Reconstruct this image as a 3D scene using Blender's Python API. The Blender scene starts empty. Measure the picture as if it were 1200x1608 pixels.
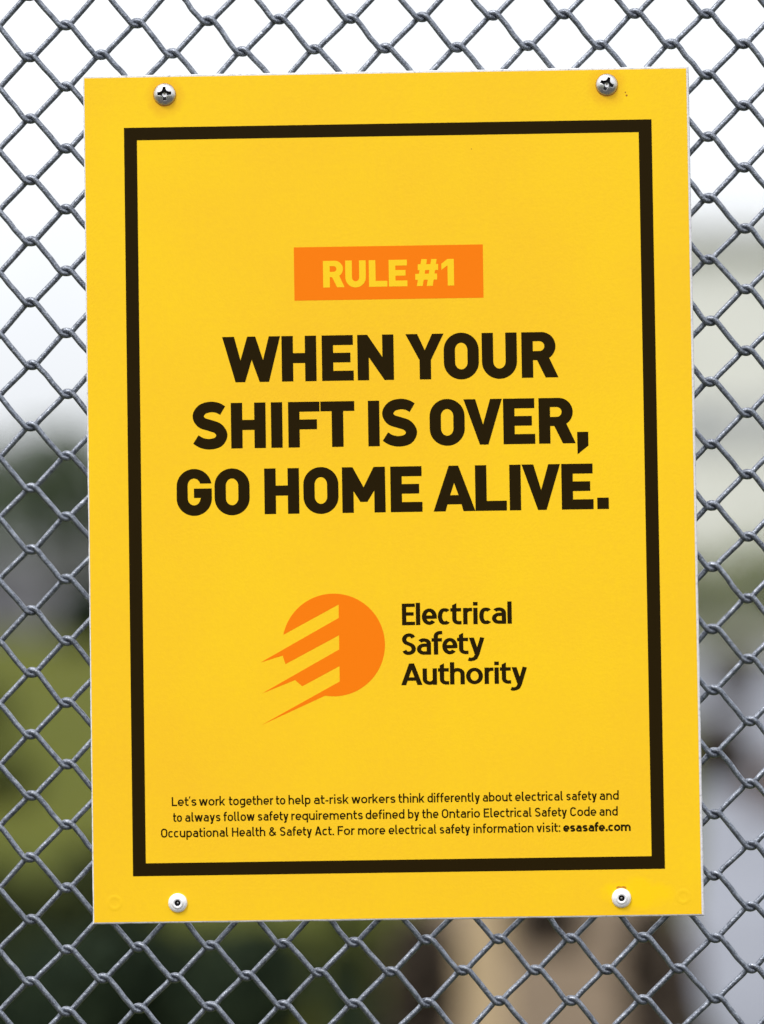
import bpy, bmesh, math, random
import numpy as np
from mathutils import Vector, Matrix
from mathutils.geometry import delaunay_2d_cdt

random.seed(7)
rng = np.random.default_rng(7)
R = math.radians
SC = bpy.context.scene
COL = SC.collection

# ------------------------------------------------------------------ camera
cam_data = bpy.data.cameras.new("camera")
cam = bpy.data.objects.new("camera", cam_data)
COL.objects.link(cam)
cam.location = (0.006996, -1.516788, 1.392596)
cam.rotation_euler = (1.6022866, 0.0150031, 0.0084403)
cam_data.sensor_fit = 'VERTICAL'
cam_data.sensor_height = 36.0
cam_data.lens = 100.0
cam_data.clip_start = 0.05
cam_data.clip_end = 6000.0
cam_data.dof.use_dof = True
cam_data.dof.focus_distance = 1.519
cam_data.dof.aperture_fstop = 2.8
SC.camera = cam

# ------------------------------------------------------------------ light
SUN_EL, SUN_AZ = R(55), R(221)          # high, behind the photographer, a little to the left
world = bpy.data.worlds.new("World")
SC.world = world
world.use_nodes = True
wn = world.node_tree
bg = wn.nodes["Background"]
sky = wn.nodes.new("ShaderNodeTexSky")
sky.sky_type = 'NISHITA'
sky.sun_disc = False
sky.sun_elevation = SUN_EL
sky.sun_rotation = SUN_AZ
sky.air_density = 1.0
sky.dust_density = 5.0
sky.ozone_density = 1.0
# overcast: a white cloud layer, brighter overhead, covers most of the clear sky
w_co = wn.nodes.new("ShaderNodeTexCoord")
w_sep = wn.nodes.new("ShaderNodeSeparateXYZ")
w_ramp = wn.nodes.new("ShaderNodeValToRGB")
w_ns = wn.nodes.new("ShaderNodeTexNoise")
w_ns.inputs["Scale"].default_value = 2.2
w_ns.inputs["Detail"].default_value = 5
w_add = wn.nodes.new("ShaderNodeMath"); w_add.operation = 'MULTIPLY_ADD'
w_add.inputs[1].default_value = 0.62
w_mul = wn.nodes.new("ShaderNodeVectorMath"); w_mul.operation = 'SCALE'
w_mul.inputs["Scale"].default_value = 14.0
w_mix = wn.nodes.new("ShaderNodeMix"); w_mix.data_type = 'RGBA'
w_mix.inputs[0].default_value = 0.85
wn.links.new(w_co.outputs["Generated"], w_sep.inputs[0])
wn.links.new(w_co.outputs["Generated"], w_ns.inputs["Vector"])
wn.links.new(w_ns.outputs["Fac"], w_add.inputs[0])
wn.links.new(w_sep.outputs[2], w_add.inputs[2])
wn.links.new(w_add.outputs[0], w_ramp.inputs[0])
for e, (p, c) in zip(w_ramp.color_ramp.elements, ((0.2, (0.39, 0.405, 0.43)), (1.0, (1.0, 1.0, 1.0)))):
    e.position = p; e.color = (*c, 1)
wn.links.new(w_ramp.outputs[0], w_mul.inputs[0])
wn.links.new(sky.outputs[0], w_mix.inputs[6])
wn.links.new(w_mul.outputs[0], w_mix.inputs[7])
wn.links.new(w_mix.outputs[2], bg.inputs[0])
bg.inputs[1].default_value = 0.12

sun_data = bpy.data.lights.new("sun", 'SUN')
sun_data.energy = 1.5
sun_data.angle = R(11)
sun_data.color = (1.0, 0.965, 0.92)
sun = bpy.data.objects.new("sun", sun_data)
COL.objects.link(sun)
sdir = Vector((math.sin(SUN_AZ) * math.cos(SUN_EL), math.cos(SUN_AZ) * math.cos(SUN_EL), math.sin(SUN_EL)))
sun.rotation_euler = sdir.to_track_quat('Z', 'Y').to_euler()
sun.location = (-2, -5, 8)

vs = SC.view_settings
vs.view_transform = 'Standard'
vs.look = 'None'
vs.gamma = 1.0
vs.use_curve_mapping = False
vs.exposure = 0.32
SC.cycles.use_denoising = True

# ------------------------------------------------------------------ helpers
def mesh_obj(name, verts, faces, mat, parent=None, smooth=False):
    me = bpy.data.meshes.new(name)
    me.from_pydata([tuple(v) for v in verts], [], [tuple(f) for f in faces])
    me.update()
    if smooth:
        me.polygons.foreach_set("use_smooth", [True] * len(me.polygons))
    o = bpy.data.objects.new(name, me)
    if mat:
        me.materials.append(mat)
    COL.objects.link(o)
    if parent:
        o.parent = parent
    return o

def np_obj(name, verts, quads, mat, parent=None, smooth=True):
    me = bpy.data.meshes.new(name)
    nv, nf = len(verts), len(quads)
    k = quads.shape[1]
    me.vertices.add(nv)
    me.vertices.foreach_set("co", np.asarray(verts, np.float32).ravel())
    me.loops.add(nf * k)
    me.loops.foreach_set("vertex_index", np.asarray(quads, np.int32).ravel())
    me.polygons.add(nf)
    me.polygons.foreach_set("loop_start", np.arange(0, nf * k, k, dtype=np.int32))
    me.polygons.foreach_set("use_smooth", np.full(nf, smooth))
    me.update(calc_edges=True)
    me.validate()
    me.materials.append(mat)
    o = bpy.data.objects.new(name, me)
    COL.objects.link(o)
    if parent:
        o.parent = parent
    return o

def empty(name, loc):
    o = bpy.data.objects.new(name, None)
    o.empty_display_size = 0.05
    o.location = loc
    COL.objects.link(o)
    return o

def tag(o, label=None, cat=None, group=None, kind=None):
    if label: o["label"] = label
    if cat: o["category"] = cat
    if group: o["group"] = group
    if kind: o["kind"] = kind
    return o

class Mat:
    def __init__(self, name, base, rough=0.6, metal=0.0, spec=0.5):
        self.m = bpy.data.materials.new(name)
        self.m.use_nodes = True
        self.nt = self.m.node_tree
        self.b = self.nt.nodes["Principled BSDF"]
        self.b.inputs["Base Color"].default_value = (*base, 1)
        self.b.inputs["Roughness"].default_value = rough
        self.b.inputs["Metallic"].default_value = metal
        self.b.inputs["Specular IOR Level"].default_value = spec
        self._co = None
    def n(self, t, **kw):
        nd = self.nt.nodes.new(t)
        for k, v in kw.items():
            if k in nd.inputs: nd.inputs[k].default_value = v
            else: setattr(nd, k, v)
        return nd
    def l(self, a, b): self.nt.links.new(a, b)
    def co(self):
        if not self._co: self._co = self.n("ShaderNodeTexCoord").outputs["Object"]
        return self._co
    def noise(self, scale, detail=3, rough=0.55, vec=None):
        nd = self.n("ShaderNodeTexNoise", Scale=scale, Detail=detail, Roughness=rough)
        self.l(vec or self.co(), nd.inputs["Vector"])
        return nd.outputs["Fac"]
    def ramp(self, fac, stops):
        r = self.n("ShaderNodeValToRGB")
        els = r.color_ramp.elements
        while len(els) < len(stops): els.new(0.5)
        for e, (p, c) in zip(els, stops):
            e.position = p
            e.color = (*c, 1) if len(c) == 3 else c
        self.l(fac, r.inputs[0])
        return r.outputs[0]
    def mix(self, fac, a, b):
        m = self.n("ShaderNodeMix", data_type='RGBA')
        for sock, v in ((m.inputs[0], fac), (m.inputs[6], a), (m.inputs[7], b)):
            if hasattr(v, "is_output"): self.l(v, sock)
            else: sock.default_value = v if isinstance(v, float) else (*v, 1)
        return m.outputs[2]
    def color(self, sock): self.l(sock, self.b.inputs["Base Color"])
    def bump(self, fac, strength, dist):
        bp = self.n("ShaderNodeBump", Strength=strength, Distance=dist)
        self.l(fac, bp.inputs["Height"])
        self.l(bp.outputs[0], self.b.inputs["Normal"])
    def math(self, op, a, b=None):
        m = self.n("ShaderNodeMath", operation=op)
        for s, v in zip(m.inputs, (a, b)):
            if v is None: continue
            if hasattr(v, "is_output"): self.l(v, s)
            else: s.default_value = v
        return m.outputs[0]

def mottled(name, c0, c1, scale, rough=0.8, bump=None, detail=4, lo=0.35, hi=0.65):
    m = Mat(name, c0, rough, 0, 0.15)
    f = m.noise(scale, detail)
    m.color(m.ramp(f, [(lo, c0), (hi, c1)]))
    if bump: m.bump(m.noise(bump[0], 3), bump[1], bump[2])
    return m.m

# ------------------------------------------------------------------ sign-plane units: 1 unit = 0.34 mm, origin at the face's lower left
S = 0.34e-3
FW, FH = 949.0, 1327.0
SIGN_Z0 = 1.45 - FH / 2 * S
def sp(u, v, y=0.0):                     # sign units -> local coordinates of the sign (base centre)
    return ((u - FW / 2) * S, y, v * S)

# ------------------------------------------------------------------ ground and setting
M_grass = Mat("grass", (0.1, 0.12, 0.02), 0.95, 0, 0.03)
_f = M_grass.noise(0.22, 5)
_f2 = M_grass.noise(6.0, 4)
_c = M_grass.ramp(_f, [(0.32, (0.052, 0.062, 0.014)), (0.52, (0.080, 0.088, 0.013)), (0.7, (0.10, 0.088, 0.020))])
M_grass.color(M_grass.mix(0.35, _c, M_grass.ramp(_f2, [(0.3, (0.035, 0.048, 0.010)), (0.7, (0.11, 0.12, 0.025))])))
M_grass.bump(M_grass.noise(30, 3), 0.6, 0.05)

def ground_sheet():
    # one fan-ringed sheet to the horizon, with gentle unevenness close by
    rings = [0.0, 2, 4, 6, 8, 10, 13, 17, 22, 30, 45, 70, 110, 200, 400, 900, 2000, 4500]
    n = 72
    vs_, fs = [(0, 0, 0)], []
    for r in rings[1:]:
        for k in range(n):
            a = 2 * math.pi * k / n
            x, y = r * math.cos(a), r * math.sin(a)
            z = 0.02 * math.sin(x * 1.3) * math.cos(y * 0.9) if 6 < r < 60 else 0
            vs_.append((x, y, z - 0.02 if 6 < r < 60 else z))
    for k in range(n):
        fs.append((0, 1 + k, 1 + (k + 1) % n))
    for i in range(len(rings) - 2):
        a, b = 1 + i * n, 1 + (i + 1) * n
        for k in range(n):
            fs.append((a + k, b + k, b + (k + 1) % n, a + (k + 1) % n))
    return mesh_obj("ground", vs_, fs, M_grass.m, smooth=True)
tag(ground_sheet(), kind="structure")

M_pave = Mat("pavement", (0.45, 0.46, 0.50), 0.85, 0, 0.1)
_f = M_pave.noise(0.5, 5)
M_pave.color(M_pave.ramp(_f, [(0.3, (0.158, 0.168, 0.196)), (0.7, (0.215, 0.228, 0.265))]))
M_pave.bump(M_pave.noise(60, 3), 0.3, 0.01)
def slab(name, outline, z0, z1, mat):
    n = len(outline)
    v = [(x, y, z1) for x, y in outline] + [(x, y, z0) for x, y in outline]
    f = [tuple(range(n))] + [(i, i + n, (i + 1) % n + n, (i + 1) % n) for i in range(n)]
    return mesh_obj(name, v, f, mat)
tag(slab("pavement", [(0.80, 3.0), (14, 3.0), (30, 66), (3.6, 66), (3.2, 30), (1.55, 14), (1.12, 10), (0.95, 7.5)], -0.1, 0.03, M_pave.m), kind="structure")

M_unseen_strip = mottled("unseen_strip_grey", (0.045, 0.045, 0.047), (0.085, 0.084, 0.083), 5.0, 0.9, (120, 0.5, 0.01))
tag(slab("unseen_grey_strip", [(-30, -6), (30, -6), (30, -0.15), (-30, -0.15)], -0.1, 0.012, M_unseen_strip), kind="structure")  # unseen strip added in front so steel and wire reflect grey, not grass
M_soil = mottled("dry_soil", (0.095, 0.070, 0.045), (0.165, 0.122, 0.080), 3.0, 0.95, (40, 0.6, 0.03))
tag(slab("soil", [(0.05, 3.0), (0.78, 3.0), (0.92, 7.5), (1.09, 10), (1.3, 13), (0.9, 15), (0.2, 14), (0.02, 11), (-0.1, 8)], -0.1, 0.012, M_soil), kind="structure")

# ------------------------------------------------------------------ foliage
def leaf_mat(name, c0, c1, c2):
    m = Mat(name, c1, 0.8, 0, 0.08)
    g = m.n("ShaderNodeNewGeometry")
    m.color(m.ramp(g.outputs["Random Per Island"], [(0.1, c0), (0.5, c1), (0.9, c2)]))
    return m.m
M_bark = mottled("bark", (0.05, 0.04, 0.03), (0.11, 0.085, 0.06), 12, 0.95)

def leaves(n, blobs, size, flat=1.0):
    """n leaf quads spread through lumpy ellipsoid blobs [(cx,cy,cz,rx,ry,rz)]"""
    w = np.array([b[3] * b[4] * b[5] for b in blobs]); w = w / w.sum()
    pick = rng.choice(len(blobs), n, p=w)
    B = np.array(blobs)[pick]
    d = rng.normal(size=(n, 3)); d /= np.linalg.norm(d, axis=1)[:, None]
    r = rng.uniform(0.25, 1.0, n) ** 0.5 * rng.uniform(0.85, 1.12, n)
    c = B[:, :3] + d * r[:, None] * B[:, 3:]
    a = rng.normal(size=(n, 3)); a /= np.linalg.norm(a, axis=1)[:, None]
    t = rng.normal(size=(n, 3)); t -= (t * a).sum(1)[:, None] * a; t /= np.linalg.norm(t, axis=1)[:, None]
    s = size * rng.uniform(0.6, 1.4, n)[:, None]
    v = np.empty((n, 4, 3))
    v[:, 0] = c - a * s; v[:, 1] = c + t * s * 0.5; v[:, 2] = c + a * s; v[:, 3] = c - t * s * 0.5
    v[:, :, 2] = np.maximum(v[:, :, 2], 0.01)
    return v.reshape(-1, 3), np.arange(4 * n).reshape(n, 4)

def tube_np(pts, rad, sides=8):
    P = np.asarray(pts, float); n = len(P)
    T = np.gradient(P, axis=0); T /= np.linalg.norm(T, axis=1)[:, None]
    N = np.empty_like(P)
    x = np.array([0.21, 0.95, 0.13]); x -= x.dot(T[0]) * T[0]; N[0] = x / np.linalg.norm(x)
    for i in range(1, n):
        x = N[i - 1] - N[i - 1].dot(T[i]) * T[i]
        N[i] = x / math.sqrt(x.dot(x))
    Bn = np.cross(T, N)
    a = np.linspace(0, 2 * np.pi, sides, endpoint=False)
    rad = np.broadcast_to(np.asarray(rad, float), (n,))
    V = P[:, None, :] + rad[:, None, None] * (np.cos(a)[None, :, None] * N[:, None, :] + np.sin(a)[None, :, None] * Bn[:, None, :])
    i = np.arange(n - 1)[:, None]; j = np.arange(sides)[None, :]; j2 = (j + 1) % sides
    Q = np.stack([i * sides + j, i * sides + j2, (i + 1) * sides + j2, (i + 1) * sides + j], -1).reshape(-1, 4)
    return V.reshape(-1, 3), Q

def join(parts):
    V, Q, o = [], [], 0
    for v, q in parts:
        V.append(v); Q.append(q + o); o += len(v)
    return np.concatenate(V), np.concatenate(Q)

def shrub(x, y, rx, ry, h, mat, label, leaf=0.035, n=2600, cat="shrub", name="shrub", group=None):
    root = empty(name, (x, y, 0))
    tag(root, label, cat, group)
    blobs = []
    for k in range(9):
        a = rng.uniform(0, 6.28); q = rng.uniform(0.1, 0.65)
        bh = h * rng.uniform(0.35, 0.62)
        blobs.append((math.cos(a) * q * rx, math.sin(a) * q * ry, h - bh * rng.uniform(0.95, 1.6), rx * rng.uniform(.3, .5), ry * rng.uniform(.3, .5), bh))
    v, q = leaves(n, blobs, leaf)
    np_obj("foliage", v, q, mat, root, smooth=False)
    st = []
    for b in blobs[:6]:
        p = np.array([(0, 0, -0.02), (b[0] * .4, b[1] * .4, h * .3), (b[0] * .9, b[1] * .9, max(h * .5, b[2]))])
        st.append(tube_np(p, [.018, .012, .005], 6))
    v, q = join(st)
    np_obj("stem", v, q, M_bark, root)
    return root

L_dark = leaf_mat("dark_leaves", (0.010, 0.018, 0.012), (0.022, 0.034, 0.020), (0.038, 0.055, 0.026))
L_olive = leaf_mat("olive_leaves", (0.05, 0.065, 0.018), (0.085, 0.105, 0.028), (0.12, 0.13, 0.04))
L_brown = leaf_mat("brown_leaves", (0.028, 0.022, 0.017), (0.06, 0.046, 0.036), (0.10, 0.08, 0.06))
L_hedge = leaf_mat("hedge_leaves", (0.09, 0.115, 0.035), (0.15, 0.185, 0.06), (0.22, 0.24, 0.10))
L_wood = leaf_mat("wood_leaves", (0.050, 0.075, 0.035), (0.085, 0.115, 0.065), (0.12, 0.15, 0.095))
L_mid = leaf_mat("drab_leaves", (0.018, 0.026, 0.010), (0.036, 0.046, 0.016), (0.06, 0.07, 0.022))
L_rust = leaf_mat("rust_leaves", (0.09, 0.05, 0.03), (0.15, 0.09, 0.06), (0.2, 0.13, 0.09))

G = "blurred shrubs low behind the fence"
shrub(-1.42, 7.3, .42, .4, .42, L_dark, "dark green low shrub at the bottom left corner", group=G)
shrub(-0.92, 7.0, .34, .4, .47, L_dark, "blackish green shrub under the lower left corner of the yellow sign", group=G)
shrub(-0.52, 6.8, .26, .35, .48, L_dark, "dark green shrub below the sign's left rivet", group=G)
shrub(-0.26, 8.4, .16, .22, .45, L_olive, "small lighter olive shrub between dark shrubs under the sign", leaf=.03, n=1500, group=G)
shrub(-0.17, 6.7, .15, .25, .40, L_dark, "dark green shrub just left of the brown bush", n=1800, group=G)
shrub(0.035, 6.9, .13, .25, .52, L_brown, "grey brown bush left of the tan post", n=1800, group=G)
shrub(0.575, 9.8, .20, .2, .34, L_brown, "dark brown bush on the bare soil right of the tan post", n=1500, group=G)
shrub(0.77, 7.2, .12, .35, .50, L_brown, "dark brown bush at the edge of the grey pavement", n=1800, group=G)
shrub(2.26, 19.2, .30, .3, .55, L_brown, "brown weed clump on the pale pavement close beside the sign's right edge", leaf=.04, n=2200, group=G)
shrub(2.30, 16.6, .20, .25, .34, L_rust, "rusty brown weed tuft on the pavement at the right picture edge", leaf=.035, n=1500, group=G)
shrub(4.35, 36.5, .55, .5, .75, L_brown, "dark brown bush further back on the pavement at the right edge", leaf=.06, n=2400, group=G)
shrub(-1.62, 9.4, .34, .3, .46, L_mid, "drab olive low bush above the dark corner shrub at the left", n=2000, group=G)
shrub(-1.16, 9.8, .30, .3, .50, L_mid, "drab olive low bush showing left of the sign's lower left corner", n=2000, group=G)
shrub(-4.80, 29, .60, .5, .55, L_mid, "dull green tussock on the grass at the left picture edge", leaf=.05, n=2200, group=G)
shrub(-2.95, 19, .32, .3, .34, L_mid, "small dull green tussock on the grass nearer the fence, left edge", leaf=.04, n=1800, group=G)
shrub(-10.6, 100, 2.0, 1.2, 2.5, L_dark, "dark slate green bush at the far edge of the grass, left of the sign", leaf=.18, n=4200)
shrub(-1.78, 9.0, .16, .2, .42, L_rust, "small rusty brown bush at the left picture edge above the corner shrub", leaf=.03, n=1500, group=G)

# tan timber post
M_post = Mat("weathered_timber", (0.42, 0.32, 0.19), 0.85)
_v = M_post.n("ShaderNodeMapping"); _v.inputs["Scale"].default_value = (1, 1, 0.06)
M_post.l(M_post.co(), _v.inputs["Vector"])
M_post.color(M_post.ramp(M_post.noise(45, 4, .6, _v.outputs[0]), [(0.3, (0.33, 0.245, 0.14)), (0.7, (0.50, 0.39, 0.24))]))
M_post.bump(M_post.noise(60, 3, .5, _v.outputs[0]), 0.5, 0.01)
def post(x, y, w, h):
    root = empty("timber_post", (x, y, 0))
    bm = bmesh.new()
    bmesh.ops.create_cube(bm, size=1)
    bmesh.ops.scale(bm, vec=(w, w, h + .3), verts=bm.verts)
    bmesh.ops.translate(bm, vec=(0, 0, (h - .3) / 2), verts=bm.verts)
    for v in bm.verts:
        if v.co.z > 0 and v.co.y < 0: v.co.z -= 0.03      # sloping top
    bmesh.ops.bevel(bm, geom=bm.edges[:], offset=.008, segments=2, affect='EDGES')
    me = bpy.data.meshes.new("shaft"); bm.to_mesh(me); bm.free()
    me.materials.append(M_post.m)
    o = bpy.data.objects.new("shaft", me); COL.objects.link(o); o.parent = root
    return root
tag(post(0.205, 6.3, 0.125, 1.0), "tan square timber post standing blurred behind the bottom of the fence", "post")

# far wood on the left
def far_wood():
    parts, trunks = [], []
    for k in range(26):
        x = -46 + k * 2.6 + rng.uniform(-.8, .8); y = 170 + rng.uniform(-6, 10)
        h = rng.uniform(11.5, 13.5)
        bl = []
        for j in range(6):
            bl.append((x + rng.uniform(-1.6, 1.6), y + rng.uniform(-1.5, 1.5), h * rng.uniform(.4, .82), rng.uniform(1.3, 2.1), rng.uniform(1.3, 2.1), h * rng.uniform(.15, .22)))
        parts.append(leaves(420, bl, .55))
        trunks.append(tube_np([(x, y, -.1), (x + .1, y, h * .4), (x, y, h * .75)], [.25, .18, .06], 6))
    v, q = join(parts + trunks)
    return np_obj("distant_wood", v, q, L_wood, smooth=False)
tag(far_wood(), "grey green mass of distant trees on the left horizon", "wood", kind="stuff")

# long low grey building in front of the wood
def box(bm, x0, x1, y0, y1, z0, z1):
    v = [bm.verts.new(p) for p in ((x0, y0, z0), (x1, y0, z0), (x1, y1, z0), (x0, y1, z0), (x0, y0, z1), (x1, y0, z1), (x1, y1, z1), (x0, y1, z1))]
    for f in ((0, 1, 5, 4), (1, 2, 6, 5), (2, 3, 7, 6), (3, 0, 4, 7), (4, 5, 6, 7), (3, 2, 1, 0)):
        bm.faces.new([v[i] for i in f])
def bm_obj(name, boxes, mat, parent=None):
    bm = bmesh.new()
    for b in boxes: box(bm, *b)
    me = bpy.data.meshes.new(name); bm.to_mesh(me); bm.free(); me.materials.append(mat)
    o = bpy.data.objects.new(name, me); COL.objects.link(o)
    if parent: o.parent = parent
    return o
M_grey = mottled("grey_cladding", (0.17, 0.17, 0.195), (0.225, 0.225, 0.25), 0.3, 0.7)
M_greyroof = mottled("grey_roof", (0.12, 0.12, 0.13), (0.17, 0.17, 0.18), 0.5, 0.8)
M_glass = Mat("window_glass", (0.10, 0.12, 0.13), 0.15).m
M_door = Mat("shed_door", (0.10, 0.10, 0.12), 0.6).m
shed = empty("long_shed", (-22, 152, 0))
tag(shed, "long low grey shed far off across the grass on the left", "shed")
bm_obj("wall", [(-24, 24, -4, 4, 0, 3.7)], M_grey, shed)
bm_obj("roof", [(-24.4, 24.4, -4.5, 4.5, 3.7, 4.1)], M_greyroof, shed)
for k in range(5):
    bm_obj("door", [(-19 + k * 9, -15.4 + k * 9, -4.06, -4.0, 0, 2.9)], M_door, shed)

# pale building on the right
M_cream = mottled("cream_render", (0.60, 0.61, 0.57), (0.66, 0.67, 0.63), 0.4, 0.85)
M_croof = mottled("pale_roof", (0.55, 0.56, 0.55), (0.62, 0.63, 0.62), 0.6, 0.8)
M_frame = Mat("window_frame", (0.6, 0.6, 0.6), 0.5).m
M_glass2 = Mat("pale_glass", (0.32, 0.34, 0.35), 0.12).m
bld = empty("pale_building", (16.5, 84, 0))
tag(bld, "pale cream two storey building far behind the right side of the fence", "building")
bm_obj("wall", [(-10, 16, -4, 6, 0, 11.6)], M_cream, bld)
bm_obj("roof", [(-10.4, 16.4, -4.5, 6.4, 11.6, 12.1)], M_croof, bld)
for row, (z0, z1) in enumerate(((5.75, 6.85),)):
    for k in range(9):
        x = -9.2 + k * 2.8
        w = bm_obj("window", [(x, x + 2.4, -4.05, -4.0, z0, z1)], M_glass2, bld)
        bm_obj("frame", [(x - .08, x, -4.09, -4.0, z0 - .08, z1 + .08), (x + 2.4, x + 2.48, -4.09, -4.0, z0 - .08, z1 + .08),
                         (x, x + 2.4, -4.09, -4.0, z0 - .08, z0), (x, x + 2.4, -4.09, -4.0, z1, z1 + .08)], M_frame, w)

def hedge():
    root = empty("hedge", (9.5, 70, 0))
    bl = []
    for k in range(26):
        x = -7.5 + k * .75
        bl.append((x + rng.uniform(-.2, .2), rng.uniform(-.25, .25), 1.45 + rng.uniform(-.1, .2), .8, .8, 1.35 + rng.uniform(-.15, .2)))
    v, q = leaves(9000, bl, .14)
    np_obj("foliage", v, q, L_hedge, root, smooth=False)
    st = [tube_np([(b[0], b[1], -.05), (b[0] + .05, b[1], 1.2), (b[0], b[1], 2.0)], [.06, .045, .02], 6) for b in bl]
    v, q = join(st); np_obj("stem", v, q, M_bark, root)
    return root
tag(hedge(), "olive green clipped hedge in front of the pale building", "hedge")

# ------------------------------------------------------------------ chain-link fence
M_wire = Mat("galvanised_wire", (0.2, 0.22, 0.27), 0.5, 0.9)
_n1 = M_wire.noise(260, 4, .65)
_n2 = M_wire.noise(1300, 3, .6)
_n3 = M_wire.noise(9, 3, .5)
_c = M_wire.ramp(_n1, [(0.28, (0.055, 0.063, 0.084)), (0.5, (0.20, 0.222, 0.275)), (0.74, (0.40, 0.435, 0.50))])
_c2 = M_wire.ramp(_n2, [(0.36, (0.025, 0.028, 0.034)), (0.55, (0.185, 0.203, 0.235)), (0.72, (0.60, 0.63, 0.69))])
M_wire.color(M_wire.mix(0.45, _c, _c2))
M_wire.bump(M_wire.math("ADD", _n2, M_wire.math("MULTIPLY", _n1, 1.5)), 0.42, 0.0007)
M_wire.l(M_wire.ramp(_n1, [(0.3, (.46, .46, .46)), (0.7, (.27, .27, .27))]), M_wire.b.inputs["Roughness"])

RW = 4.55 * S                      # wire radius
FY = 0.0032 + 2 * RW + 0.0003      # depth of the mesh's middle plane
node_j = {}
def node(c, r):
    if (c, r) not in node_j:
        C, Q = c - 10, r - 15
        Cc, Qc = max(-13, min(13, C)), max(-19, min(19, Q))
        x = -0.0011214 + 0.0191944 * C - 0.00014523 * Q - 8.75e-7 * Cc * Cc + 4.3e-7 * Cc * Qc - 1.9e-6 * Qc * Qc
        z = 1.4583298 + 5.647e-5 * C - 0.016512 * Q - 1.2677e-5 * Cc * Cc + 1.857e-6 * Cc * Qc + 4.22e-6 * Qc * Qc
        node_j[(c, r)] = (x + random.gauss(0, .00022), z + random.gauss(0, .00022), random.gauss(0, .00025))
    return node_j[(c, r)]

RB = [(-14, 6.6, -4.9), (-9.4, 0.9, -4.9), (-5.2, -2.9, -4.5), (0.4, -4.0, -2.4), (5.4, -2.6, 1.2), (7.4, 0.0, 4.0), (4.0, 1.2, 5.3), (-3, -0.2, 5.5), (-9, -4.3, 5.2), (-14, -9.8, 4.9)]
LB = [(-a, -b, d) for a, b, d in RB][::-1]
def wire_path(k, r0, r1):
    seqs = []
    for r in range(r0, r1 + 1):
        right = (k + 1 + r) % 2 == 1
        x, z, y = node(k + 1 if right else k, r)
        sc = S * random.uniform(.94, 1.06)
        seqs.append([(x + a * sc, FY + y + d * S, z + b * sc) for a, b, d in (RB if right else LB)])
    pts = []
    for i, q in enumerate(seqs):
        pts += q
        if i + 1 < len(seqs):              # a very slightly bowed straight to the next bend
            a, b = np.array(q[-1]), np.array(seqs[i + 1][0])
            for t in (0.33, 0.67):
                p = a + (b - a) * t
                bow = random.gauss(0, .3) * S
                pts.append((p[0] + bow, p[1], p[2] + bow))
    return np.array(pts)

def smooth_path(P, sub=3):
    n = len(P)
    dl = np.linalg.norm(np.diff(P, axis=0), axis=1)
    m = np.empty_like(P)
    m[1:-1] = ((P[1:-1] - P[:-2]) / dl[:-1, None] * dl[1:, None] + (P[2:] - P[1:-1]) / dl[1:, None] * dl[:-1, None]) / (dl[:-1] + dl[1:])[:, None]
    m[0] = (P[1] - P[0]) / dl[0]; m[-1] = (P[-1] - P[-2]) / dl[-1]
    out = []
    for t in np.linspace(0, 1, sub, endpoint=False):
        h00, h10, h01, h11 = 2*t**3-3*t**2+1, t**3-2*t**2+t, -2*t**3+3*t**2, t**3-t**2
        out.append(h00 * P[:-1] + h10 * dl[:, None] * m[:-1] + h01 * P[1:] + h11 * dl[:, None] * m[1:])
    return np.stack(out, 1).reshape(-1, 3)

fence = empty("chain_link_fence", (0, FY, 0))
tag(fence, "galvanised grey diamond wire mesh fence carrying the yellow sign", "fence")
for k in range(-28, 48):
    near = -4 <= k <= 24
    P = smooth_path(wire_path(k, -16, 103), 3 if near else 2)
    P[:, 1] -= FY
    V, Q = tube_np(P, RW, 9 if near else 6)
    np_obj("wire", V, Q, M_wire.m, fence)

# ------------------------------------------------------------------ 2-D lettering tools
def arc(cx, cy, rx, ry, a0, a1, n=9):
    return [(cx + rx * math.cos(R(a0 + (a1 - a0) * i / n)), cy + ry * math.sin(R(a0 + (a1 - a0) * i / n))) for i in range(n + 1)]

def catmull(pts, sub=5):
    P = [np.array(p, float) for p in pts]
    P = [2 * P[0] - P[1]] + P + [2 * P[-1] - P[-2]]
    out = []
    for i in range(1, len(P) - 2):
        for s in range(sub):
            t = s / sub
            a, b, c, d = P[i - 1:i + 3]
            out.append(tuple(0.5 * (2 * b + (c - a) * t + (2 * a - 5 * b + 4 * c - d) * t * t + (3 * b - a - 3 * c + d) * t ** 3)))
    out.append(tuple(P[-2]))
    return out

def stroke(pts, t, closed=False):
    """constant (or per-point) width stroke -> mitred quads"""
    q = [np.array(pts[0], float)]
    for p in pts[1:]:
        p = np.array(p, float)
        if np.linalg.norm(p - q[-1]) > 1e-3: q.append(p)
    if closed and np.linalg.norm(q[0] - q[-1]) < 1e-3: q.pop()
    n = len(q)
    hw = [t / 2] * n if not hasattr(t, "__len__") else [x / 2 for x in t]
    L, Rr = [], []
    for i in range(n):
        d0 = q[i] - q[i - 1] if (i > 0 or closed) else q[1] - q[0]
        d1 = q[(i + 1) % n] - q[i] if (i < n - 1 or closed) else q[-1] - q[-2]
        d0 /= np.linalg.norm(d0); d1 /= np.linalg.norm(d1)
        n0, n1 = np.array((-d0[1], d0[0])), np.array((-d1[1], d1[0]))
        m = n0 + n1; m /= max(np.linalg.norm(m), 1e-6)
        k = hw[i] / max(m.dot(n0), 0.45)
        L.append(tuple(q[i] + m * k)); Rr.append(tuple(q[i] - m * k))
    rng_ = range(n) if closed else range(n - 1)
    out = []
    for i in rng_:
        j = (i + 1) % n
        out += [[L[i], Rr[i], Rr[j]], [L[i], Rr[j], L[j]]]
    return out

def diag(x0, y0, x1, y1, hw):
    return [[(x0 - hw, y0), (x0 + hw, y0), (x1 + hw, y1), (x1 - hw, y1)]]

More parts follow.
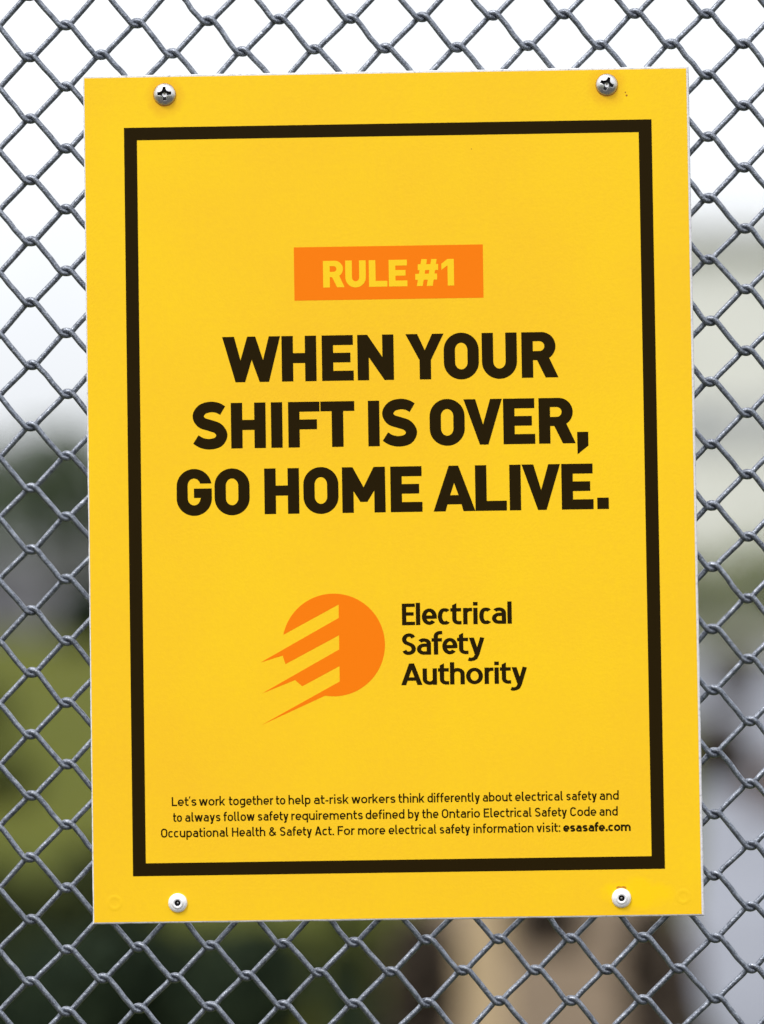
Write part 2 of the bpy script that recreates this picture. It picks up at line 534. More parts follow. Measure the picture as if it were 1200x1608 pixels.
def rrect(x0, y0, x1, y1, r):
    r = min(r, (x1 - x0) / 2, (y1 - y0) / 2)
    return arc(x1 - r, y1 - r, r, r, 0, 90, 7) + arc(x0 + r, y1 - r, r, r, 90, 180, 7) + arc(x0 + r, y0 + r, r, r, 180, 270, 7) + arc(x1 - r, y0 + r, r, r, 270, 360, 7)

WIDTH = dict(a=51, b=55, c=47, d=55, e=55, f=35, g=55, h=54, i=0, k=52, l=22, m=86, n=54, o=56, p=55, q=55, r=33, s=47, t=36, u=54, v=52, w=82, y=53,
             L=48, O=62, H=63, S=58, A=66, F=50, E=53, C=60)
WIDTH.update({"'": 10, "-": 26, ".": 0, ":": 0, "&": 68})

def glyph(ch, w, t, X=73, C=100, A=105, D=-27, plain=False):
    h = t / 2
    st = lambda p, c=False: stroke(p, t, c)
    r = min((w - t) / 2, (X - t) / 2)
    hw = t * .57
    ry = (X - t) / 2 if plain else r              # rounder bowls in the humanist lettering
    if ch in 'obdpqg':
        out = st(arc(w / 2, X / 2, (w - t) / 2, ry, 0, 360, 36), True) if plain else st(rrect(h, h, w - h, X - h, r), True)
        if ch in 'bp': out += st([(h, A if ch == 'b' else X), (h, 0 if ch == 'b' else D)])
        if ch in 'dq': out += st([(w - h, A if ch == 'd' else X), (w - h, 0 if ch == 'd' else D)])
        if ch == 'g': out += st([(w - h, X)] + arc(w - h - r, D + h + r * .8, r, r * .8, 0, -90, 7) + [(h + 3, D + h)])
        return out
    if ch in 'nh':
        return st([(h, A if ch == 'h' else X), (h, 0)]) + st([(h, X - h - r)] + arc(h + r, X - h - r, r, r, 180, 90, 7) + arc(w - h - r, X - h - r, r, r, 90, 0, 7) + [(w - h, 0)])
    if ch == 'm':
        q = (w - t) / 4; c = w / 2
        o = st([(h, X), (h, 0)])
        for x0, x1 in ((h, c), (c, w - h)):
            o += st([(x0, X - h - q * 1.2)] + arc(x0 + q, X - h - q * 1.2, q, q * 1.2, 180, 0, 12) + [(x1, 0)])
        return o
    if ch == 'u':
        return st([(w - h, X), (w - h, 0)]) + st([(h, X)] + arc(h + r, h + r, r, r, 180, 270, 7) + arc(w - h - r, h + r, r, r, 270, 360, 7))
    if ch == 'r':
        q = min(w - t, X * .3)
        return st([(h, X), (h, 0)]) + st([(h, X - h - q)] + arc(h + q, X - h - q, q, q, 180, 90, 7) + [(w, X - h)])
    if ch == 'e':
        ym = X * .47
        return st([(h, ym), (w - h, ym)]) + st([(w - h, ym - h * .9)] + arc(w - h - r, X - h - ry, r, ry, 0, 90, 7) + arc(h + r, X - h - ry, r, ry, 90, 180, 7) + arc(h + r, h + ry, r, ry, 180, 270, 7) + arc(w - h - r, h + ry, r, ry, 270, 318, 5))
    if ch == 'c':
        th = 52 if plain else 40
        w = w + (r + h) * (1 - math.cos(R(th))) - h * .25
        return st(arc(w - h - r, X - h - ry, r, ry, th, 90, 5) + arc(h + r, X - h - ry, r, ry, 90, 180, 7) + arc(h + r, h + ry, r, ry, 180, 270, 7) + arc(w - h - r, h + ry, r, ry, 270, 360 - th, 5))
    if ch == 'a':
        ya = X * .58; rb = (ya - h) / 2
        r = min((w - t) / 2, (X - t) / 2) * .95
        return st([(w - h, 0)] + arc(w - h - r, X - h - r, r, r, 0, 90, 7) + arc(h + r, X - h - r, r, r, 90, 142, 4)) + \
            st([(w - h, ya)] + arc(h + rb, h + rb, rb, rb, 90, 270, 12) + [(w - h, h)])
    if ch in 'sS':
        T = X if ch == 's' else C
        P = [(.97, .85), (.80, .96), (.5, 1), (.17, .93), (.02, .76), (.15, .60), (.5, .51), (.85, .41), (.99, .235), (.85, .07), (.5, 0), (.2, .035), (.02, .15)]
        return st(catmull([(h + a * (w - t), h + b * (T - t)) for a, b in P], 4))
    if ch == 't':
        x = max(w * .36, h); q = min(w - x - h * .3, 16)
        if plain:
            return [[(x - h, X - t), (x + h, X - t), (x + h, X + 23), (x - h, X + 13)]] + st([(x, X - h)] + arc(x + q, h + q, q, q, 180, 270, 6) + [(w, h)]) + st([(0, X - h), (w * .98, X - h)])
        return st([(x, X + 24)] + arc(x + q, h + q, q, q, 180, 270, 6) + [(w, h)]) + st([(0, X - h), (w * .98, X - h)])
    if ch == 'f':
        x = w * .40; q = min(w - x, 16)
        return st([(x, 0)] + arc(x + q, A - h - q, q, q, 180, 90, 6) + [(w, A - h)]) + st([(0, X - h), (w * .96, X - h)])
    if ch == 'l':
        if plain: return st([(w / 2, A), (w / 2, 0)])
        q = min(11, w - h)
        return st([(h, A)] + arc(h + q, h + q, q, q, 180, 270, 5) + [(w, h)])
    if ch == 'i':
        c = w / 2
        return st([(c, 0), (c, X)]) + [[(c - h * 1.06, A - t * 1.05), (c + h * 1.06, A - t * 1.05), (c + h * 1.06, A), (c - h * 1.06, A)]]
    if ch == 'k':
        return st([(h, 0), (h, A)]) + diag(h * 1.6, X * .30, w - hw * 1.1, X, hw * 1.1) + diag(w * .45, X * .52, w - hw, 0, hw)
    if ch == 'v':
        return diag(hw, X, w / 2, 0, hw) + diag(w - hw, X, w / 2, 0, hw)
    if ch == 'w':
        a, b, c = w * .29, w * .5, w * .71
        return diag(hw, X, a, 0, hw) + diag(b, X, a, 0, hw) + diag(b, X, c, 0, hw) + diag(w - hw, X, c, 0, hw)
    if ch == 'y':
        x = w / 2 - (w / 2 - hw) * (-D - t) / X
        if plain:
            return diag(hw, X, w / 2, 0, hw) + st([(w - hw, X), (w / 2 + 1, 0), (w / 2 - 6, D * .55), (w / 2 - 14, D + h + 1), (w / 2 - 24, D + h - 1), (w / 2 - 32, D + h + 2)])
        return diag(hw, X, w / 2, 0, hw) + diag(w - hw, X, x, D + t, hw) + st([(x + hw * .8, D + t * 1.2), (x - 3, D + h), (x - hw - 7, D + h)])
    if ch == 'L': return st([(h, C), (h, 0)]) + st([(0, h), (w, h)])
    if ch == 'O': return st(rrect(h, h, w - h, C - h, (w - t) / 2), True)
    if ch == 'C':
        r = (w - t) / 2
        return st(arc(w - h - r, C - h - r, r, r, 22, 90, 6) + arc(h + r, C - h - r, r, r, 90, 180, 7) + arc(h + r, h + r, r, r, 180, 270, 7) + arc(w - h - r, h + r, r, r, 270, 338, 6))
    if ch == 'H': return st([(h, C), (h, 0)]) + st([(w - h, C), (w - h, 0)]) + st([(h, C * .52), (w - h, C * .52)])
    if ch in 'EF':
        o = st([(h, C), (h, 0)]) + st([(0, C - h), (w, C - h)]) + st([(h, C * .52), (w * .9, C * .52)])
        return o + (st([(0, h), (w, h)]) if ch == 'E' else [])
    if ch == 'A':
        return diag(hw, 0, w / 2, C, hw) + diag(w - hw, 0, w / 2, C, hw) + st([(w * .22, C * .28), (w * .78, C * .28)])
    if ch == '&':
        P = [(1, .02), (.32, .60), (.18, .80), (.25, .95), (.42, 1), (.6, .9), (.55, .74), (.2, .5), (.02, .25), (.2, .03), (.45, 0), (.75, .14), (.95, .46)]
        return st(catmull([(h + a * (w - t), h + b * (C - t)) for a, b in P], 4))
    if ch == "'": return [[(w / 2 - h * .9, A), (w / 2 + h * .9, A), (w / 2 + h * .2, A - 26), (w / 2 - h * .9, A - 26)]]
    if ch == '-': return st([(0, X * .47), (w, X * .47)])
    if ch == '.': return [[(0, 0), (w, 0), (w, t * 1.12), (0, t * 1.12)]]
    if ch == ':': return [[(0, 0), (w, 0), (w, t * 1.12), (0, t * 1.12)], [(0, X - t * 1.1), (w, X - t * 1.1), (w, X), (0, X)]]
    raise KeyError(ch)

def fill(add, sub=()):
    """union of polygons minus others -> (verts2d, tris)"""
    verts, faces = [], []
    for poly in list(add) + list(sub):
        a = sum(p[0] * q[1] - q[0] * p[1] for p, q in zip(poly, poly[1:] + poly[:1]))
        if abs(a) < 1e-3: continue
        poly = poly if a > 0 else poly[::-1]
        faces.append(list(range(len(verts), len(verts) + len(poly))))
        verts += [Vector((float(p[0]), float(p[1]))) for p in poly]
    na = len(faces) - len(sub)
    v, e, f, _, _, fo = delaunay_2d_cdt(verts, [], faces, 0, 1e-4)
    keep = [t for t, o in zip(f, fo) if any(i < na for i in o) and not any(i >= na for i in o)]
    return [tuple(p) for p in v], keep

def ink(name, items, mat, parent, y):
    """items: [(polys_add, polys_sub, u, v, scale)] -> one printed mesh on the sign's face"""
    V, F = [], []
    for add, sub, u, v, s in items:
        pv, pf = fill(add, sub)
        o = len(V)
        V += [sp(u + a * s, v + b * s, y) for a, b in pv]
        for t in pf:
            a, b, c = (pv[i] for i in t)
            cr = (b[0] - a[0]) * (c[1] - a[1]) - (b[1] - a[1]) * (c[0] - a[0])
            t = list(t) if cr > 0 else list(t)[::-1]      # normals towards the viewer (-y)
            F.append([o + i for i in t])
    return mesh_obj(name, V, F, mat, parent)

# ------------------------------------------------------------------ the sign
sign = empty("warning_sign", (0, 0, SIGN_Z0))
tag(sign, "yellow rectangular safety sign with black border and bold slogan on the wire fence", "sign")

M_core = Mat("white_core", (0.78, 0.78, 0.80), 0.7)
_f = M_core.noise(420, 4, .7)
M_core.color(M_core.ramp(_f, [(0.30, (0.30, 0.30, 0.33)), (0.44, (0.66, 0.66, 0.69)), (0.7, (0.78, 0.78, 0.80))]))
M_core.bump(M_core.noise(900, 3), 0.5, 0.0004)

M_face = Mat("yellow_film", (0.9, 0.6, 0.02), 0.5, 0, 0.18)
_f = M_face.noise(5, 5, .55)
_c = M_face.ramp(_f, [(0.34, (0.86, 0.500, 0.014)), (0.66, (0.90, 0.590, 0.006))])
_g = M_face.ramp(M_face.noise(330, 4, .7), [(0.3, (0.80, 0.47, 0.02)), (0.7, (0.93, 0.60, 0.008))])
_c = M_face.mix(0.22, _c, _g)
# fresher yellow patch around the lower right rivet
_sep = M_face.n("ShaderNodeSeparateXYZ"); M_face.l(M_face.co(), _sep.inputs[0])
_px = M_face.math('DIVIDE', M_face.math('SUBTRACT', _sep.outputs[0], (848 - FW / 2) * S), 62 * S)
_pz = M_face.math('DIVIDE', M_face.math('SUBTRACT', _sep.outputs[2], 33 * S), 27 * S)
_d = M_face.math('ADD', M_face.math('MULTIPLY', _px, _px), M_face.math('MULTIPLY', _pz, _pz))
_d = M_face.math('ADD', _d, M_face.math('MULTIPLY', M_face.math('SUBTRACT', M_face.noise(120, 4), 0.5), 1.6))
_mask = M_face.ramp(_d, [(0.35, (.75, .75, .75)), (1.0, (0, 0, 0))])
_c = M_face.mix(_mask, _c, (0.93, 0.60, 0.0))
# amber grime round the two upper screws, heavier below them
for _u, _v in ((126.6, 1296.0), (823.7, 1300.0)):
    _px = M_face.math('DIVIDE', M_face.math('SUBTRACT', _sep.outputs[0], (_u - FW / 2) * S), 34 * S)
    _pz = M_face.math('DIVIDE', M_face.math('SUBTRACT', _sep.outputs[2], _v * S), 36 * S)
    _d = M_face.math('ADD', M_face.math('MULTIPLY', _px, _px), M_face.math('MULTIPLY', _pz, _pz))
    _d = M_face.math('ADD', _d, M_face.math('MULTIPLY', M_face.math('SUBTRACT', M_face.noise(160, 4), 0.5), 0.8))
    _c = M_face.mix(M_face.ramp(_d, [(0.2, (.45, .45, .45)), (1.0, (0, 0, 0))]), _c, (0.74, 0.33, 0.012))
M_face.color(_c)
M_face.bump(M_face.noise(700, 2, .5), 0.10, 0.0006)

M_black = Mat("black_print", (0.0165, 0.0095, 0.0010), 0.6, 0, 0.04).m
M_orange = Mat("orange_print", (0.86, 0.190, 0.002), 0.55, 0, 0.08).m
M_yprint = Mat("yellow_print", (0.88, 0.57, 0.010), 0.5, 0, 0.18).m

def edge_loop(x0, y0, x1, y1, inset, y, jit, step=14):
    pts = []
    def run(a, b, n):
        for i in range(n):
            t = i / n
            pts.append((a[0] + (b[0] - a[0]) * t, a[1] + (b[1] - a[1]) * t))
    x0, y0, x1, y1 = x0 + inset, y0 + inset, x1 - inset, y1 - inset
    nx, ny = 68, 96
    run((x0, y0), (x1, y0), nx); run((x1, y0), (x1, y1), ny); run((x1, y1), (x0, y1), nx); run((x0, y1), (x0, y0), ny)
    return [sp(u + random.gauss(0, jit), v + random.gauss(0, jit), y) for u, v in pts]

def back_panel():
    B = (-2.2, -3.0, 953.2, 1331.0)
    loops = [edge_loop(*B, 1.7, 0.0, 0.12), edge_loop(*B, 0.35, 0.0005, 0.22), edge_loop(*B, 0.0, 0.0012, 0.22), edge_loop(*B, 0.0, 0.0031, 0.2)]
    n = len(loops[0])
    V = [p for l in loops for p in l]
    F = [tuple(range(n))]
    for k in range(len(loops) - 1):
        for i in range(n):
            a, b = k * n, (k + 1) * n
            F.append((a + (i + 1) % n, a + i, b + i, b + (i + 1) % n))
    F.append(tuple(range((len(loops)) * n - 1, (len(loops) - 1) * n - 1, -1)))
    return mesh_obj("back_panel", V, F, M_core.m, sign)
back_panel()

face = mesh_obj("face_film", [sp(0, 0, -.00015), sp(FW, 0, -.00015), sp(FW, FH, -.00015), sp(0, FH, -.00015), sp(0, 0, .0001), sp(FW, 0, .0001), sp(FW, FH, .0001), sp(0, FH, .0001)],
                [(0, 1, 2, 3), (1, 0, 4, 5), (2, 1, 5, 6), (3, 2, 6, 7), (0, 3, 7, 4)], M_face.m, sign)
Y1, Y2 = -0.00018, -0.00021

rect = lambda x0, y0, x1, y1: [(x0, y0), (x1, y0), (x1, y1), (x0, y1)]
ink("border", [([rect(61.6, 71.0, 893.1, 1247.3)], [rect(82, 91.1, 872.5, 1227.2)], 0, 0, 1)], M_black, sign, Y1)

# bold capitals, cap height 71
def o_shape(w=54.5, top=72, bot=-1):
    m = (top + bot) / 2
    out = arc(w/2, top-27, w/2, 27, 0, 180, 22) + arc(w/2, bot+27, w/2, 27, 180, 360, 22)
    inn = arc(w/2, top-16-11, 9.6, 11.2, 0, 180, 16) + arc(w/2, bot+16+11, 9.6, 11.2, 180, 360, 16)
    return [out], [inn]
BOLD = {}
def P(ch, add, sub=()): BOLD[ch] = (add, list(sub))
P('W', [[(0,71),(18.6,71),(28.2,34.2),(39,71),(51.6,71),(63.3,34.2),(72.6,71),(90.3,71),(72.3,0),(57.6,0),(45.6,34.5),(35.1,0),(20.1,0)]])
P('H', [rect(0,0,17.8,71), rect(36.3,0,54,71), rect(17,28.4,37,44.2)])
P('E', [rect(0,0,17.7,71), rect(17,55.5,48.6,71), rect(17,28.5,44.5,43.6), rect(17,0,49.3,15.6)])
P('F', [rect(0,0,17.7,71), rect(17,55.5,48.9,71), rect(17,28,44.7,43.5)])
P('N', [[(0,0),(0,71),(15.6,71),(38.7,36),(38.7,71),(56.4,71),(56.4,0),(41.7,0),(17.7,35.7),(17.7,0)]])
P('Y', [[(0,71),(18.4,71),(29.8,45.6),(41.5,71),(59.5,71),(39.3,30),(39.3,0),(21.5,0),(21.5,30)]])
P('O', *o_shape())
P('U', [[(0,71),(17.7,71),(17.7,26.4)] + arc(27.25,26.4,9.55,11.2,180,360,16) + [(36.8,71),(54.5,71)] + arc(27.25,26,27.25,27,0,-180,26)])
P('R', [[(0,0),(0,71),(31,71)] + arc(31,49,22,22,90,-57,20) + [(57,0),(37,0),(24,27.2),(17.8,27.2),(17.8,0)]],
       [[(17.8,41.5),(28,41.5)] + arc(28,49.1,7.6,7.6,-90,90,12) + [(17.8,56.7)]])
_s = catmull([(47.6,59.2),(39.6,63.6),(28.8,65.1),(16.2,61.6),(9.4,51.5),(14.5,41.2),(27.3,36.4),(39.6,31.6),(45.9,21.5),(40.5,10.8),(27,7.2),(14.5,9.4),(5.3,14.9)], 5)
_wd = [15.6 + 2.0 * math.sin(math.pi * i / (len(_s) - 1)) for i in range(len(_s))]
P('S', stroke(_s, _wd))
P('I', [rect(0,0,17.7,71)])
P('T', [rect(0,55.6,52.8,71), rect(17.4,0,35.4,56)])
P('V', [[(0,71),(18.4,71),(30,31.3),(41.5,71),(59.8,71),(38,0),(24.7,0)]])
P(',', [[(0,17.6),(17.4,17.6),(17.4,-4),(0.3,-17.4)]])
P('.', [rect(0,0,18,17.8)])
P('G', [[(54.4,49)] + arc(27.4,45,27.2,27,12,180,22) + arc(27.4,26,27.4,27,180,360,26) + [(54.8,41.4),(27,41.4),(27,26.8),(37.8,26.8)] +
        arc(27.2,26.4,9.8,11,0,-180,18)[1:] + arc(27.2,46,9.8,11,180,16,16) + [(37.3,49)]])
P('M', [[(0,0),(0,71),(16.5,71),(33.3,39.6),(49.2,71),(66.9,71),(67.2,0),(49.8,0),(49.8,34),(39,16.7),(28.2,16.7),(17.7,33.4),(17.7,0)]])
P('A', [[(0,0),(24.4,71),(39.2,71),(65,0),(46.5,0),(43.4,10.8),(21.8,10.8),(18.7,0)]], [[(26.3,25.2),(39,25.2),(32.4,44)]])
P('L', [rect(0,0,17.7,71), rect(17,0,48.8,15.4)])
P('#', [[(3.6,0),(19.4,0),(31.6,71.5),(16.7,71.5)], [(29.8,0),(46,0),(57.4,71.5),(43,71.5)], rect(6.8,42.3,61,58), rect(0,16.5,57.9,32.6)])
P('1', [[(33.4,0),(33.4,71),(16.6,71),(0,58.5),(0,42),(16.4,54),(16.4,0)]])

def bold_line(name, letters, v, scale, mat, y, parent):
    return ink(name, [(*BOLD[c], u, v, scale) for c, u in letters], mat, parent, y)
K = 71.8 / 71
bold_line("headline", [('W',212.1),('H',305.4),('E',368.6),('N',424.6),('Y',500.3),('O',560.2),('U',620.1),('R',682.4)], 842.5, K, M_black, Y1, sign)
bold_line("headline", [('S',163.4),('H',224.3),('I',287.3),('F',314.3),('T',365.1),('I',439.8),('S',461.3),('O',536.4),('V',589.9),('E',652.0),('R',707.7),(',',767.5)], 738.5, K, M_black, Y1, sign)
bold_line("headline", [('G',137.4),('O',197.1),('H',275.4),('O',336.6),('M',397.5),('E',473.4),('A',540.5),('L',606.3),('I',660.1),('V',679.4),('E',741.7),('.',797.3)], 634.5, K, M_black, Y1, sign)
banner = ink("rule_banner", [([rect(326.9, 969.8, 624.3, 1053.9)], [], 0, 0, 1)], M_orange, sign, Y1)
bold_line("banner_lettering", [('R',372.4),('U',407.4),('L',444.5),('E',475.8),('#',517.5),('1',558.6)], 989.8, 42.0 / 71, M_yprint, Y2, banner)

# emblem: disc with three streaks cut into it
def emblem():
    cx, cy, r = 380.6, 427.9, 80.4
    a0 = math.degrees(math.atan2(445.0 - cy, 301.8 - cx))
    a1 = math.degrees(math.atan2(348.9 - cy, 366.2 - cx))
    ring = arc(cx, cy, r, r, a0, a1, 70)
    pts = ring + [(266.1, 304.4), (389.3, 370.6), (389.3, 394.7), (330.6, 364.0), (319.4, 373.9), (267.2, 353.6), (389.3, 420.8), (389.3, 443.0),
                  (304.7, 399.0), (300.6, 412.4), (266.1, 402.4), (389.3, 470.2), (389.3, 491.1)]
    return ink("emblem", [([pts], [], 0, 0, 1)], M_orange, sign, Y1)
emblem()

# organisation name
ORG = [(457.0, [('E',488.3,508.8),('l',510.3,516.8),('e',519.4,543.0),('c',544.5,563.3),('t',564.2,581.6),('r',584.2,598.5),('i',600.3,606.7),('c',609.4,627.9),('a',629.2,651.5),('l',653.7,660.3)]),
       (410.4, [('S',487.5,509.6),('a',510.9,533.2),('f',534.1,551.1),('e',550.7,574.5),('t',574.0,591.7),('y',592.6,617.5)]),
       (363.2, [('A',485.5,518.9),('u',519.3,541.8),('t',543.4,560.8),('h',562.2,585.3),('o',587.3,613.8),('r',616.2,630.4),('i',632.1,638.4),('t',640.3,657.8),('y',658.7,683.4)])]
for v, row in ORG:
    its = []
    for ch, a, b in row:
        s = 0.34
        tt = 20.2
        k = .80                                   # horizontals thinner than uprights
        g = glyph(ch, (b - a) / s * k, tt * k, X=76, C=100, A=103 if ch != 'f' else 109, D=-32, plain=True)
        its.append(([[(p[0] / k, p[1]) for p in poly] for poly in g], [], a, v, s))
    ink("organisation_name", its, M_black, sign, Y1)

# fine print
FINE = [(179.6, [("Let's",123.7,162.5),('work',166.2,207.3),('together',213.0,282.8),('to',286.6,301.5),('help',306.5,341.0),('at-risk',346.2,400.8),('workers',404.9,473.9),('think',478.3,519.2),('differently',523.8,606.0),('about',610.3,656.3),('electrical',660.9,735.5),('safety',740.8,788.7),('and',793.0,822.9)]),
        (154.9, [('to',125.5,139.4),('always',144.3,199.8),('follow',204.4,253.3),('safety',258.0,306.1),('requirements',310.5,422.5),('defined',426.7,487.6),('by',493.0,510.9),('the',515.2,540.7),('Ontario',545.8,605.6),('Electrical',611.4,686.1),('Safety',691.4,741.5),('Code',746.5,787.4),('and',792.2,820.9)]),
        (130.7, [('Occupational',106.2,211.4),('Health',217.3,269.5),('&',274.9,287.0),('Safety',292.2,342.5),('Act.',347.0,377.1),('For',382.7,409.5),('more',414.5,457.2),('electrical',462.4,537.0),('safety',542.2,589.8),('information',595.0,688.9),('visit:',693.5,730.7),('esasafe.com',735.2,840.7)])]
def word(text, a, b, v, s, t):
    total = (b - a) / s
    fixed = 0.0; var = 0.0; gaps = []
    for i, c in enumerate(text):
        w = WIDTH[c]
        if w == 0: fixed += t * 1.08
        else: var += w
        if i:
            g = 12.0 if t < 20 else 6.5
            for side in (text[i - 1], c):
                if side in 'vwyAk': g -= 4
                if side in 'tf': g -= 3.5
                if side in "oecdbpqgOC": g -= 1.5
            if text[i - 1] in 'rLF': g -= 4
            if c == "'" or text[i - 1] == "'": g -= 2
            gaps.append(max(g, 2.0))
    fixed += sum(gaps)
    k = (total - fixed) / var
    out, x = [], 0.0
    for i, c in enumerate(text):
        w = WIDTH[c] * k if WIDTH[c] else t * 1.08
        if i: x += gaps[i - 1]
        tt = t if t < 20 else (t if c in 'lfti.:' else t * .92)
        out.append((glyph(c, w, tt), [], a + x * s, v, s))
        x += w
    return out
for v, words in FINE:
    its = []
    for text, a, b in words:
        its += word(text, a, b, v, 0.142, 23.0 if text == 'esasafe.com' else 16.0)
    ink("fine_print", its, M_black, sign, Y1)

# embossed ring marks and two rust specks on the film
def lathe(prof, n=40, cx=0, cz=0):
    """profile [(radius, y)] swept round the y axis, outer first"""
    V, F = [], []
    for r, y in prof:
        for k in range(n):
            a = 2 * math.pi * k / n
            V.append((cx + r * math.cos(a), y, cz + r * math.sin(a)))
    for i in range(len(prof) - 1):
        for k in range(n):
            F.append((i * n + k, i * n + (k + 1) % n, (i + 1) * n + (k + 1) % n, (i + 1) * n + k))
    return V, F
def ring_mark(u, v, r, hgt):
    x, _, z = sp(u, v)
    V, F = lathe([(r * S * 1.4, -.00014), (r * S * 1.15, -.00015 - hgt * .7), (r * S * .95, -.00015 - hgt), (r * S * .75, -.00015 - hgt * .6), (r * S * .5, -.00014)], 40, x, z)
    return mesh_obj("embossed_ring", V, F, M_face.m, sign, True)
ring_mark(32.2, 30.0, 9.5, .00010)
ring_mark(920.7, 27.3, 9.5, .00009)
M_rust = Mat("rust", (0.34, 0.10, 0.01), 0.9).m
for u, v, r in ((852.6, 1290.6, 1.1), (854.6, 1285.6, 1.5), (609, 1205, .8)):
    ink("rust_speck", [([[(r * (1 + .2 * math.sin(3 * a)) * math.cos(a), r * math.sin(a)) for a in [k * .5236 for k in range(12)]]], [], u, v, 1)], M_rust, sign, Y1)

# orange rust smear creeping up above the lower right rivet
_pts = arc(824.2, 26.6, 15.6, 15.6, 58, 118, 10) + [(816.5, 43.8), (820, 45.2), (824.5, 44.2), (828, 45.3), (832, 43.4)][::1]
ink("rust_smear", [([_pts], [], 0, 0, 1)], Mat("orange_rust", (0.50, 0.20, 0.02), 0.85, 0, 0.1).m, sign, Y1)

# ------------------------------------------------------------------ screws and rivets
M_steel = Mat("stainless_steel", (0.62, 0.62, 0.63), 0.30, 1.0)
M_steel.bump(M_steel.noise(1200, 3), 0.18, 0.0003)
M_steel.l(M_steel.ramp(M_steel.noise(500, 3), [(.35, (.26,) * 3), (.7, (.45,) * 3)]), M_steel.b.inputs["Roughness"])
M_recess_dark = Mat("recess_dark", (0.02, 0.02, 0.025), 0.7, 0.2).m  # near-black colour for screw slots and rivet holes
M_alu = Mat("bright_aluminium", (0.92, 0.92, 0.94), 0.45, 0.4)
M_alu.bump(M_alu.noise(900, 3), 0.15, 0.0003)
M_stain = Mat("rust_stain", (0.45, 0.17, 0.012), 0.8).m

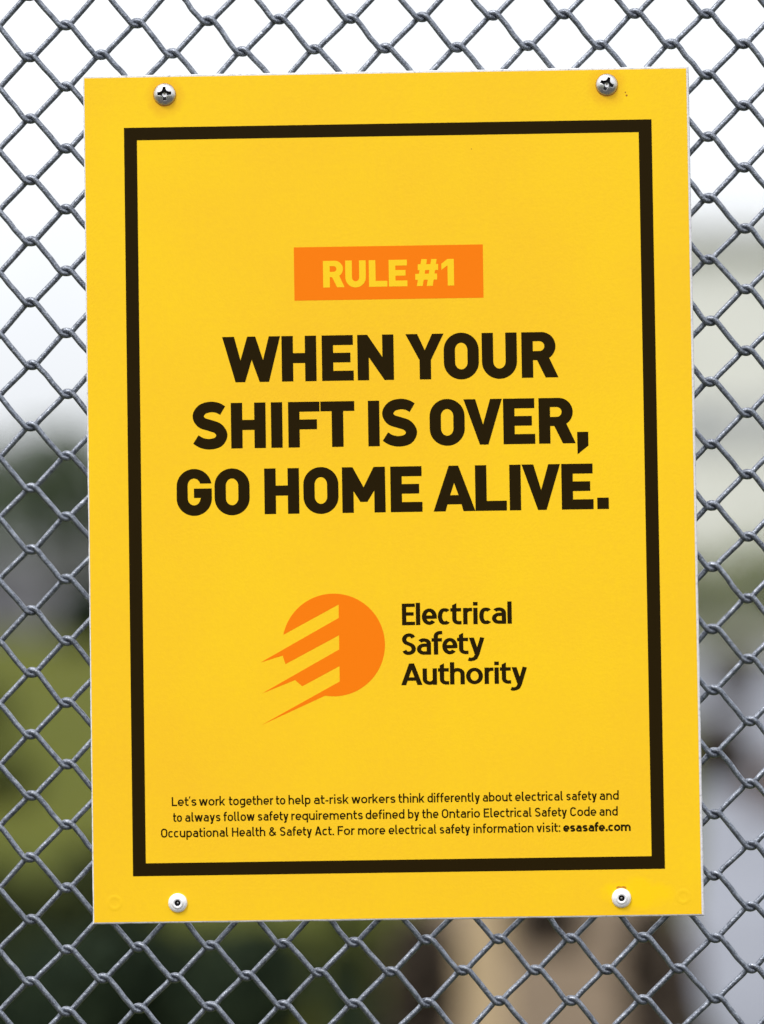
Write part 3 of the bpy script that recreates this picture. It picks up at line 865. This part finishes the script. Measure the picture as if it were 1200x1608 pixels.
def screw(u, v, rad, rot, label):
    x, _, z = sp(u, v)
    root = empty("screw", (x, -0.00016, SIGN_Z0 + z))
    tag(root, label, "screw", "cross recessed screws at the sign's top corners")
    Rm = rad * S
    Hm = Rm * 0.52
    def dome(r):
        q = r / Rm
        return Hm * (1 - q ** 2.6) * .86 + Hm * .14 * (1 if q < .98 else 0)
    cr, sr = math.cos(rot), math.sin(rot)
    def recess(px, pz):
        a, b = px * cr + pz * sr, -px * sr + pz * cr
        best = 0.0
        for p, q in ((a, b), (b, a)):
            L, W = .62 * Rm, (.14 + .17 * max(0, 1 - abs(p) / (.42 * Rm))) * Rm
            dl, dw = (L - abs(p)) / (.05 * Rm), (W - abs(q)) / (.04 * Rm)
            best = max(best, min(1.0, max(0.0, min(dl, dw))))
        rr = math.hypot(a, b) / Rm
        return best * Rm * (.34 + .18 * max(0, 1 - rr / .6))
    n, m = 120, 64
    V, F, MI = [(0, -(dome(0) - recess(0, 0)), 0)], [], []
    for i in range(1, m + 1):
        r = Rm * i / m
        for k in range(n):
            t = 2 * math.pi * k / n
            px, pz = r * math.cos(t), r * math.sin(t)
            V.append((px, -(dome(r) - recess(px, pz)), pz))
    for k in range(n): V.append((Rm * .985 * math.cos(2 * math.pi * k / n), .0002, Rm * .985 * math.sin(2 * math.pi * k / n)))
    for k in range(n): F.append((0, 1 + k, 1 + (k + 1) % n))
    for i in range(m):
        a, b = 1 + i * n, 1 + (i + 1) * n
        for k in range(n): F.append((a + k, b + k, b + (k + 1) % n, a + (k + 1) % n))
    o = mesh_obj("head", V, F, M_steel.m, root, True)
    o.data.materials.append(M_recess_dark)
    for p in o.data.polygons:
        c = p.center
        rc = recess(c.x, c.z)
        if rc > .05 * Rm and math.hypot(c.x, c.z + .04 * Rm) > .21 * Rm: p.material_index = 1  # slots coloured dark, centre left as steel
    # thin rusty stain creeping out from under the head, widest below
    pts = []
    for k in range(48):
        t = 2 * math.pi * k / 48
        e = 1.015 + .07 * max(0, -math.sin(t)) ** 1.5 + random.uniform(-.01, .012)
        pts.append((rad * e * math.cos(t), rad * e * math.sin(t)))
    V2, F2 = fill([pts])
    st = mesh_obj("rust_stain", [(a * S, -.00008, b * S) for a, b in V2], F2, M_stain, root)
    # shank through panel and mesh
    Vs, Fs = tube_np([(0, 0, 0), (0, .006, 0), (0, .014, 0)], [Rm * .38, Rm * .38, Rm * .34], 16)
    np_obj("shank", Vs, Fs, M_steel.m, root)
    return root
screw(126.6, 1299.3, 17.6, R(2), "domed cross head screw with upright cross, upper left corner of sign")
screw(823.7, 1303.3, 17.2, R(-22), "domed cross head screw with tilted chewed cross, upper right near rust specks")

def rivet(u, v, rad, label, hole=.31):
    x, _, z = sp(u, v)
    root = empty("rivet", (x, -0.00016, SIGN_Z0 + z))
    tag(root, label, "rivet", "pop rivets at the sign's bottom corners")
    q = rad * S
    prof = [(q * .97, .0001), (q, -q * .08), (q * .97, -q * .15), (q * .85, -q * .24), (q * .68, -q * .31), (q * .645, -q * .30), (q * .62, -q * .33),
            (q * .57, -q * .40), (q * .46, -q * .42), (q * (hole + .03), -q * .40), (q * hole, -q * .36), (q * hole * .95, q * .25)]
    V, F = lathe(prof, 56)
    fl = mesh_obj("flange", V, F, M_alu.m, root, True)
    fl.data.materials.append(M_recess_dark)
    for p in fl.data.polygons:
        if math.hypot(p.center.x, p.center.z) < q * (hole + .005): p.material_index = 1  # hole wall painted dark for the shade inside
    V, F = lathe([(q * hole * .99, -q * .05), (q * hole * .5, -q * .05), (q * hole * .44, -q * .12), (q * hole * .25, -q * .17), (q * .01, -q * .18)], 28)
    o = mesh_obj("mandrel", V, F, M_steel.m, root, True)
    o.data.materials.append(M_recess_dark)
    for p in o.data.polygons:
        if math.hypot(p.center.x, p.center.z) > q * hole * .46: p.material_index = 1  # shade of a deep hole painted onto this shallow floor
    V, F = tube_np([(0, .0002, 0), (0, .006, 0), (0, .013, 0)], [q * .5, q * .5, q * .5], 16)
    np_obj("shank", V, F, M_alu.m, root)
    return root
rivet(131.2, 28.9, 15.0, "bright aluminium pop rivet with stepped flange, lower left corner of sign")
rivet(824.2, 26.6, 15.2, "scuffed aluminium pop rivet on a fresher yellow patch, lower right corner")
